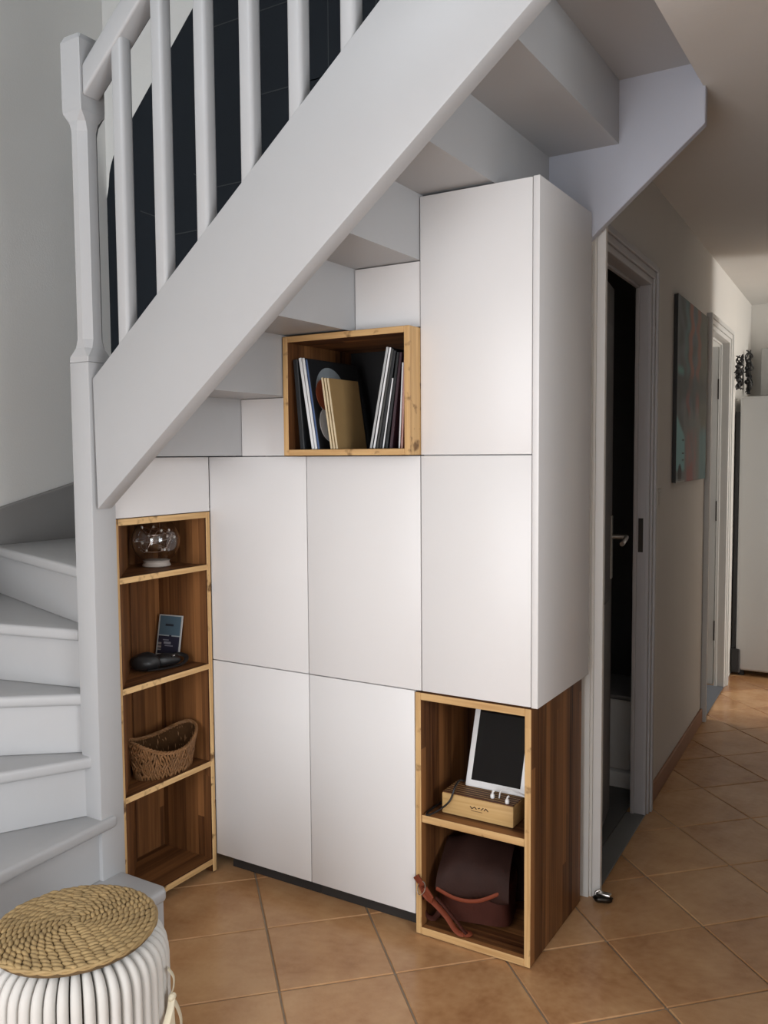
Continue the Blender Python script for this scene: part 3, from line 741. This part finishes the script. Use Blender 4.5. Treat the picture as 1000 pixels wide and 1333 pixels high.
# tablet leaning back in the slats
tb = thing('tablet', (-.16, .125, CZ1), 'white-bezelled tablet with a black screen standing on the charging station', 'tablet')
LT = math.radians(19)
def ttf(c): return Vector((-.159+c.x, .118+c.y*math.cos(LT)+c.z*math.sin(LT), CZ1-.001+c.z*math.cos(LT)-c.y*math.sin(LT)))
obj('tablet_body', bx(-.0955, .0955, 0, .008, 0, .245, .004, 3, ttf), MT['white'], tb, smooth=30)
obj('screen', bx(-.0775, .0775, -.0006, .001, .020, .225, 0, 1, ttf), MT['tablet_glass'], tb)
# cables and plugs
tag(obj('black_cable', tube(catmull([(-.262, .130, CZ1+.006), (-.262, .10, CZ1+.018), (-.255, .055, CZ1+.016), (-.262, .035, CZ1-.02), (-.285, .020, CZ1-.045), (-.315, .008, sz+.004), (-.327, .012, sz+.0035), (-.330, .05, sz+.0035), (-.325, .10, sz+.004), (-.305, .16, sz+.004), (-.29, .20, sz+.004)], 8), .0029, 6), MT['black'], smooth=60),
    'thin black cable looping over the charging station edge', 'cable')
tag(obj('white_cable', tube(catmull([(-.128, .082, CZ1-.002), (-.122, .080, CZ1+.020), (-.105, .082, CZ1+.027), (-.080, .090, CZ1+.024), (-.063, .105, CZ1+.012), (-.060, .125, CZ1+.010)], 8), .0024, 6), MT['white'], smooth=60),
    'short white cable arching under the tablet', 'cable')
def plug(c, label):
    p = thing('white_plug', c, label, 'plug', 'white plugs on the charging station')
    obj('plug_body', lathe([(0, 0), (.0055, 0), (.0065, .004), (.0060, .010), (.0035, .013), (0, .0135)], c, 16), MT['white'], p, smooth=50)
    obj('cable_end', tube(catmull([(c[0], c[1], c[2]+.012), (c[0]+.001, c[1], c[2]+.018), (c[0]+.005, c[1]+.002, c[2]+.021)], 4), .0028, 8), MT['white'], p, smooth=60)
plug((-.146, .075, CZ1-.003), 'white plug in the middle of the slatted charger top')
plug((-.094, .060, CZ1-.003), 'white plug near the right end of the slatted charger top')

# leather bag
bgz = .0255
bag = thing('leather_bag', (-.22, .19, bgz), 'brown leather shoulder bag with a buckled strap lying in the box', 'bag')
def bagbody(c, ax, ay, h, e, taper, rot, seed, lean=0):
    bm = bmesh.new(); rg = random.Random(seed); NU, NV = 36, 12; rows = []
    for j in range(NV+1):
        f = j/NV; row = []
        s = 1-taper*f
        cap = min(1, (1-abs(2*f-1))*5+.55)
        for k in range(NU):
            t = 2*math.pi*k/NU; cx_, sx_ = math.cos(t), math.sin(t)
            x = math.copysign(abs(cx_)**e, cx_)*ax*s*cap; y = math.copysign(abs(sx_)**e, sx_)*ay*s*cap
            w = 1+.02*math.sin(7*f+3*t+seed)
            x *= w; y *= w; y += lean*f
            row.append(bm.verts.new((c[0]+x*math.cos(rot)-y*math.sin(rot), c[1]+x*math.sin(rot)+y*math.cos(rot), c[2]+h*f)))
        rows.append(row)
    for a, b in zip(rows[:-1], rows[1:]):
        for k in range(NU): bm.faces.new([a[k], a[(k+1) % NU], b[(k+1) % NU], b[k]])
    bm.faces.new(rows[0][::-1]); bm.faces.new(rows[-1])
    return bm
obj('bag_body', bagbody((-.222, .150, bgz), .104, .078, .150, .38, -.02, .22, 2), MT['leather'], bag, smooth=50)
bm = bmesh.new(); NU_, NV_ = 18, 14; ca_, sa_ = math.cos(.22), math.sin(.22)
path = catmull([(.105, .150), (.085, .205), (.030, .228), (-.035, .205), (-.078, .165), (-.092, .115), (-.090, .085)], 4)
lay = []
for off in (0, .006):
    g = []
    for a_ in range(NU_+1):
        u_2 = -1+2*a_/NU_; col = []
        for k_, p_ in enumerate(path):
            f_ = k_/(len(path)-1)
            w_ = .113*(1-.10*f_)*(1-.05*math.sin(f_*5))
            z_ = p_.y - .020*u_2*u_2*(1-.3*f_) + .006*math.sin(u_2*5+f_*7) + (.030*u_2*u_2 if f_ > .75 else 0)*(f_-.75)*4 + off
            y_ = p_.x - off*(1 if p_.x < -.05 else 0) + .010*math.sin(u_2*3+1)
            x_ = u_2*w_
            col.append(bm.verts.new((-.222+x_*ca_-y_*sa_, .150+x_*sa_+y_*ca_, bgz+max(.01, z_))))
        g.append(col)
    lay.append(g)
nP = len(path)
for a_ in range(NU_):
    for k_ in range(nP-1):
        bm.faces.new([lay[1][a_][k_], lay[1][a_+1][k_], lay[1][a_+1][k_+1], lay[1][a_][k_+1]])
        bm.faces.new([lay[0][a_][k_+1], lay[0][a_+1][k_+1], lay[0][a_+1][k_], lay[0][a_][k_]])
for a_ in range(NU_):
    for k_ in (0, nP-1): bm.faces.new([lay[0][a_][k_], lay[0][a_+1][k_], lay[1][a_+1][k_], lay[1][a_][k_]])
for k_ in range(nP-1):
    for a_ in (0, NU_): bm.faces.new([lay[0][a_][k_], lay[0][a_][k_+1], lay[1][a_][k_+1], lay[1][a_][k_]])
bmesh.ops.recalc_face_normals(bm, faces=bm.faces)
obj('flap', bm, MT['leather_d'], bag, smooth=50)
obj('bag_back', bagbody((-.205, .295, bgz), .100, .050, .250, .5, .30, .1, 4), MT['leather_d'], bag, smooth=50)
obj('shoulder_strap', tube(catmull([(-.342, .004, .150), (-.320, -.006, .128), (-.295, .004, .105), (-.262, .012, .072), (-.236, .010, .045), (-.217, .012, .034), (-.205, .030, .032)], 8), .008, 8, flat=(.0035, .0095)), MT['leather2'], bag, smooth=50)
obj('shoulder_strap', tube(catmull([(-.300, .015, .120), (-.275, .020, .098), (-.245, .024, .068), (-.215, .020, .044), (-.200, .018, .034)], 8), .008, 8, flat=(.0035, .0075)), MT['leather'], bag, smooth=50)
obj('strap_tab', prism([(-.362, -.008, .172), (-.346, -.012, .186), (-.322, -.014, .162), (-.338, -.010, .150)], (.001, .007, .001), .002, 2), MT['leather2'], bag)
obj('strap_tab', prism([(-.336, -.010, .142), (-.318, -.012, .156), (-.294, -.013, .130), (-.300, -.012, .112), (-.314, -.010, .116)], (.001, .007, .001), .002, 2), MT['leather2'], bag)
obj('strap_end', lathe([(0, 0), (.014, 0), (.016, .004), (.012, .008), (0, .009)], (-.203, .026, .0275), 20), MT['leather2'], bag, smooth=50)
bc_ = Vector((-.332, -.012, .150))
obj('buckle', tube([bc_+Vector((.013*math.cos(t), .003*math.sin(t), .019*math.sin(t)*1.0+.006*math.cos(t))) for t in [2*math.pi*k/20 for k in range(20)]], .0016, 6, closed=True), MT['steel'], bag, smooth=60)
lp = [(-.335, .010, .125), (-.343, .020, .09), (-.338, .035, .045), (-.322, .05, .034), (-.31, .075, .06), (-.305, .09, .10)]
obj('flap_trim', tube(catmull([(-.300, .020, bgz+.118), (-.240, .030, bgz+.098), (-.180, .045, bgz+.100), (-.125, .075, bgz+.122)], 6), .004, 8, flat=(.006, .003)), MT['leather2'], bag, smooth=60)
obj('side_strap', tube(catmull(lp, 8), .006, 8, flat=(.003, .008)), MT['leather'], bag, smooth=60)

# ------------------------------------------------------------------ STOOL
SC = Vector((-.632, -.985, 0)); SH = .418
stool = thing('paper_stool', SC, 'round white pleated paper stool with a woven straw seat', 'stool')
NP = 46; RO, RI = .192, .150
def outline():
    pts = [(RO, .003), (RO+.001, .10), (RO+.002, .22), (RO+.001, SH-.085)]
    for k in range(1, 9):
        a = math.radians(90*k/9); pts.append((RO-.055+.055*math.cos(a), SH-.075+.062*math.sin(a)))
    pts += [(.135, SH-.012)]
    return pts
OL = outline()
bm = bmesh.new(); rows = []; NPH = 8
for i, (r, z) in enumerate(OL):
    a = OL[max(0, i-1)]; b = OL[min(len(OL)-1, i+1)]
    t = Vector((b[0]-a[0], b[1]-a[1])).normalized(); nrm = Vector((t.y, -t.x))   # outward in (r,z)
    row = []
    hw = min(.0135, math.pi*r/NP*.985)
    sec = [(-hw*.86, .034)]+[(hw*math.sin(p)*(1-.12*(1-math.cos(p))), .016*(1-math.cos(p))) for p in [math.radians(-90+180*k/NPH) for k in range(NPH+1)]]+[(hw*.86, .034)]
    for tx, ins in sec:
        rr_, zz = r-nrm.x*ins, z-nrm.y*ins
        row.append(bm.verts.new((rr_, tx*min(1, max(.3, rr_/r)), max(.002, zz))))
    rows.append(row)
for a, b in zip(rows[:-1], rows[1:]):
    for k in range(len(a)-1): bm.faces.new([a[k], a[k+1], b[k+1], b[k]])
bmesh.ops.recalc_face_normals(bm, faces=bm.faces)
bmesh.ops.translate(bm, verts=bm.verts, vec=SC)
p0 = obj('pleat', bm, MT['paper'], stool, smooth=70, origin=SC)
for k in range(1, NP):
    c = p0.copy(); COL.objects.link(c); c.parent = stool; c.rotation_euler = (0, 0, 2*math.pi*k/NP)
obj('core', lathe([(0, .004), (.155, .004), (.155, SH-.06), (.12, SH-.022), (0, SH-.02)], SC, 48), plain('core_card', (.42, .36, .29), .9, noise=.05), stool)
RS = .167
obj('seat_base', lathe([(0, SH-.012), (RS-.004, SH-.012), (RS, SH-.004), (RS-.006, SH+.004), (.1, SH+.008), (0, SH+.010)], SC, 64), plain('seat_gap_shade', (.11, .07, .03), .9, noise=.3, nscale=40), stool, smooth=50)  # dark disc colour stands in for the shade between the seat strands
bm = bmesh.new(); rg = random.Random(11); nr = 15
for j in range(nr):
    r = .006+(RS-.012)*j/(nr-1); n = max(5, round(2*math.pi*r/.0205))
    zc = SH+.0105-.0065*(r/RS)**2
    for k in range(n):
        a = 2*math.pi*(k+.5*(j % 2)+.30*j)/n + rg.uniform(-.02, .02)
        er = Vector((math.cos(a), math.sin(a), 0)); et = Vector((-math.sin(a), math.cos(a), 0))
        tang = (et*.93+er*.30+Vector((0, 0, rg.uniform(-.12, .12)))).normalized()
        L2 = math.pi*r/n*1.28 if r > .01 else .008
        ra = tang.cross(Vector((0, 0, 1))).normalized()
        blob(bm, SC+er*r+Vector((0, 0, zc+rg.uniform(-.0006, .001))), tang*max(.008, L2), ra*.0060, Vector((0, 0, .0058)), 6, 5)
sw_ = obj('woven_seat', bm, MT['seagrass'], stool, smooth=80); sw_['kind'] = 'stuff'
bm = bmesh.new()
for s in range(2):
    tube([SC+Vector(((RS+.001*math.cos(k*.55+s*math.pi))*math.cos(2*math.pi*k/160), (RS+.002*math.cos(k*.55+s*math.pi))*math.sin(2*math.pi*k/160), SH+.001+.0028*math.sin(k*.55+s*math.pi))) for k in range(160)], .0034, 6, closed=True, bm=bm)
obj('seat_rim', bm, MT['seagrass'], stool, smooth=60)
# ribbon tied at the side
ra_ = math.radians(26); rp = SC+Vector((math.cos(ra_), math.sin(ra_), 0))*(RO+.006)
et = Vector((-math.sin(ra_), math.cos(ra_), 0)); er = Vector((math.cos(ra_), math.sin(ra_), 0))
def ribbon(pts): return tube(catmull([rp+et*a+er*b+Vector((0, 0, z)) for a, b, z in pts], 8), .006, 8, flat=(.0016, .007))
obj('tie_ribbon', ribbon([(.004, .001, .335), (.006, .012, .315), (.002, .013, .295), (.000, .008, .275), (.010, .016, .25), (.018, .022, .215), (.014, .020, .185), (.002, .012, .19), (-.004, .009, .23), (0, .008, .272)]), MT['cream'], stool, smooth=60)
obj('tie_ribbon', ribbon([(0, .010, .275), (-.016, .010, .255), (-.036, .006, .228), (-.050, .006, .210)]), MT['cream'], stool, smooth=60)
obj('ribbon_knot', lump((rp.x+er.x*.010, rp.y+er.y*.010, .266), .008, .010, .018, .3, 6), MT['cream'], stool, smooth=60)

# ------------------------------------------------------------------ HALL THINGS
# canvas
def canvas(u, v):   # u along the hall (near 0), v up
    n = lambda a, b: .5+.5*math.sin(a*7.1+1.3*math.sin(b*5.3))*math.cos(b*4.7+a*3.1)
    sm = lambda a, b, x: (lambda t: t*t*(3-2*t))(min(1, max(0, (x-a)/(b-a))))
    def box(u0, u1, v0, v1, su=.05, sv=.05): return sm(u0-su, u0+su, u)*(1-sm(u1-su, u1+su, u))*sm(v0-sv, v0+sv, v)*(1-sm(v1-sv, v1+sv, v))
    wob = .03*math.sin(v*23)+.02*math.sin(v*51+1)
    c = Vector((.115, .130, .140))*(.8+.5*n(u*3, v*4))
    def mix(col, k):
        nonlocal c
        c = c*(1-k)+Vector(col)*k
    mix((.125, .125, .090), .7*sm(.5, .75, u))
    mix((.12, .24, .23), .6*box(.24+wob, .33+wob, .56, 1.1))
    mix((.34, .13, .09), .75*box(.37+wob, .48+wob, .52, 1.1, .03))
    mix((.31, .11, .085), .6*box(.63-wob, .74-wob, .58, 1.1, .03))
    mix((.085, .092, .095), .7*box(-.1, 1.1, .46, .60, .05, .04))
    mix((.13, .36, .34), .7*box(.02, .20, .585, .625, .04, .02)*sm(-.02, .06, .70-v-u*.35+.02))
    mix((.33, .095, .095), .55*box(.31+wob, .41+wob, .37, .50, .03))
    mix((.31, .09, .09), .5*box(.60, .71, .37, .50, .03))
    mix((.22, .235, .225), .55*box(.20, .80, -.1, .40+.04*math.sin(u*31), .04, .04))
    mix((.36, .16, .15), (.5*n(u*5, v*6)+.15)*box(.28, .64, -.1, .28))
    mix((.33, .075, .08), .6*box(.32, .54, -.1, .09))
    mix((.12, .25, .28), .7*box(.74, 1.1, -.1, .30))
    mix((.22, .47, .50), .9*sm(-.02, .02, .36-.45*u-v)*(1-sm(.22, .28, u))*sm(.05, .08, v))
    mix((.01, .01, .012), 1-sm(.045, .065, math.hypot(u-.11, (v-.05)*1.1)))
    mix((.42, .42, .40), box(-.1, .26, -.1, .012, .02, .006))
    for vv in (.12, .16, .23): mix((.02, .02, .025), .9*box(.17, .23, vv-.005, vv+.005, .02, .004))
    return c*1.15
pu0, pu1, pz0, pz1 = 1.195, 1.965, 1.278, 2.080
cvs = thing('canvas_painting', HW(.015, 1.5, pz0), 'tall abstract teal, grey and red canvas on the hall wall', 'painting')
painted_grid('painted_face', HW(.018, pu0, pz0), HW(.018, pu1, pz0)-HW(.018, pu0, pz0), (0, 0, pz1-pz0), 70, 110, canvas, HW(.014, pu0, 0)-HW(.018, pu0, 0), MT['canvas'], MT['black'], cvs)
obj('stretcher_frame', bx(.0006, .0138, pu0+.001, pu1-.001, pz0+.001, pz1-.001, .001, 1, htf), MT['black'], cvs)
# light switch
sw = thing('light_switch', HW(.005, .93, 1.19), 'small pale light switch on the hall wall by the door', 'switch')
obj('plate', bx(.0003, .006, .895, .965, 1.185, 1.265, .003, 2, htf), MT['wall'], sw)
obj('rocker', bx(.006, .010, .912, .948, 1.200, 1.250, .002, 2, htf), MT['wall'], sw)
# wire sculptures on the wall over the fridge
def sculpture(u, z0, z1, seed, label, wid):
    c = HW(.02, u, z0); s = thing('wall_sculpture', c, label, 'sculpture', 'black wire figures over the fridge')
    rg = random.Random(seed); bm = bmesh.new(); H = z1-z0
    for k in range(7):
        pts = []
        for i in range(9):
            f = i/8; w = wid*(.35+.65*math.sin(math.pi*min(1, f*1.1+.08)))
            pts.append(HW(.012+rg.uniform(0, .045), u+rg.uniform(-w, w), z0+H*min(1, max(0, f+rg.uniform(-.05, .05)))))
        tube(catmull(pts, 4), .0042, 5, bm=bm)
    obj('wire_figure', bm, MT['black'], s, smooth=60)
    bm = bmesh.new()
    for k in range(9):
        f = .12+.62*k/8; blob(bm, HW(.03+rg.uniform(-.01, .01), u+rg.uniform(-wid*.5, wid*.5), z0+H*f), (0, 0, H*.06), HW(.014, 0, 0)-HW(0, 0, 0), HW(0, wid*.5, 0)-HW(0, 0, 0), 6, 5)
    obj('figure_body', bm, MT['black'], s, smooth=60)
    obj('wall_pin', bx(0.0003, .03, u-.004, u+.004, z0+H*.5-.004, z0+H*.5+.004, .001, 1, htf), MT['black'], s)
sculpture(3.08, 1.790, 2.000, 4, 'black wire figure nearer the far door frame', .045)
sculpture(3.545, 1.790, 2.075, 9, 'taller black wire figure nearer the end wall', .05)
# fridge, its back to the hall wall
fr = thing('fridge', (.2, 3.93, 0), 'tall pale grey fridge at the end of the hall', 'fridge')
obj('body', bx(-.068, .46, 3.625, 4.22, .035, 1.752, .018, 4), MT['fridge'], fr, smooth=40)
obj('back_grille', bx(-.096, -.068, 3.64, 4.20, .055, 1.66, .004, 1), MT['black'], fr)
obj('compressor', bx(-.094, -.040, 3.615, 3.66, .018, .17, .006, 1), MT['black'], fr)
for z0_, z1_ in ((.05, .62), (.63, 1.745)):
    dr = obj('fridge_door', bx(.462, .515, 3.625, 4.22, z0_, z1_, .012, 3), MT['fridge'], fr, smooth=40)
    obj('handle', bx(.517, .535, 3.66, 3.68, z1_-.38, z1_-.1, .004, 2), MT['steel'], dr)
for x in (-.04, .42):
    for y in (3.67, 4.17): obj('foot', lathe([(0, .0), (.02, .0), (.02, .036), (0, .036)], (x, y, 0.0005), 16), MT['black'], fr)
wc = thing('wall_cupboard', (.2, 4.30, 1.77), 'grey cupboard on the end wall above the fridge', 'cupboard')
obj('body', bx(-.035, .55, 4.22, 4.398, 1.785, 2.105, .003, 1), plain('grey_laminate', (.36, .36, .34), .5, noise=.02), wc)
obj('door', bx(-.033, .548, 4.20, 4.218, 1.787, 2.103, .003, 1), plain('grey_laminate_front', (.34, .34, .325), .5, noise=.02), wc)
# white bin unit in the dark room
lbx = thing('laundry_bin', (-.30, 1.55, 0), 'white bin standing inside the dark doorway', 'bin')
obj('bin_body', bx(-.52, -.115, 1.42, 1.75, .075, .375, .012, 3), MT['white'], lbx, smooth=40)
obj('bin_base', bx(-.53, -.112, 1.405, 1.75, .001, .072, .008, 2), MT['white'], lbx, smooth=40)
obj('bin_lid', bx(-.53, -.110, 1.415, 1.76, .375, .395, .006, 2), MT['leaf'], lbx, smooth=40)
# door stop at the frame's foot
dsn = thing('door_stop', (.055, .472, 0), 'small dark metal door stop at the foot of the white door frame', 'door stop')
obj('stop_body', lump((.062, .455, .0005), .030, .022, .026, .35, 8), MT['dsteel'], dsn, smooth=60)
obj('stop_cap', bx(.046, .086, .448, .468, .022, .030, .003, 2), MT['steel'], dsn, smooth=40)
obj('bracket', tube([(.036, .452, .004), (.040, .452, .030), (.050, .456, .036), (.058, .458, .028)], .004, 8), MT['steel'], dsn, smooth=60)
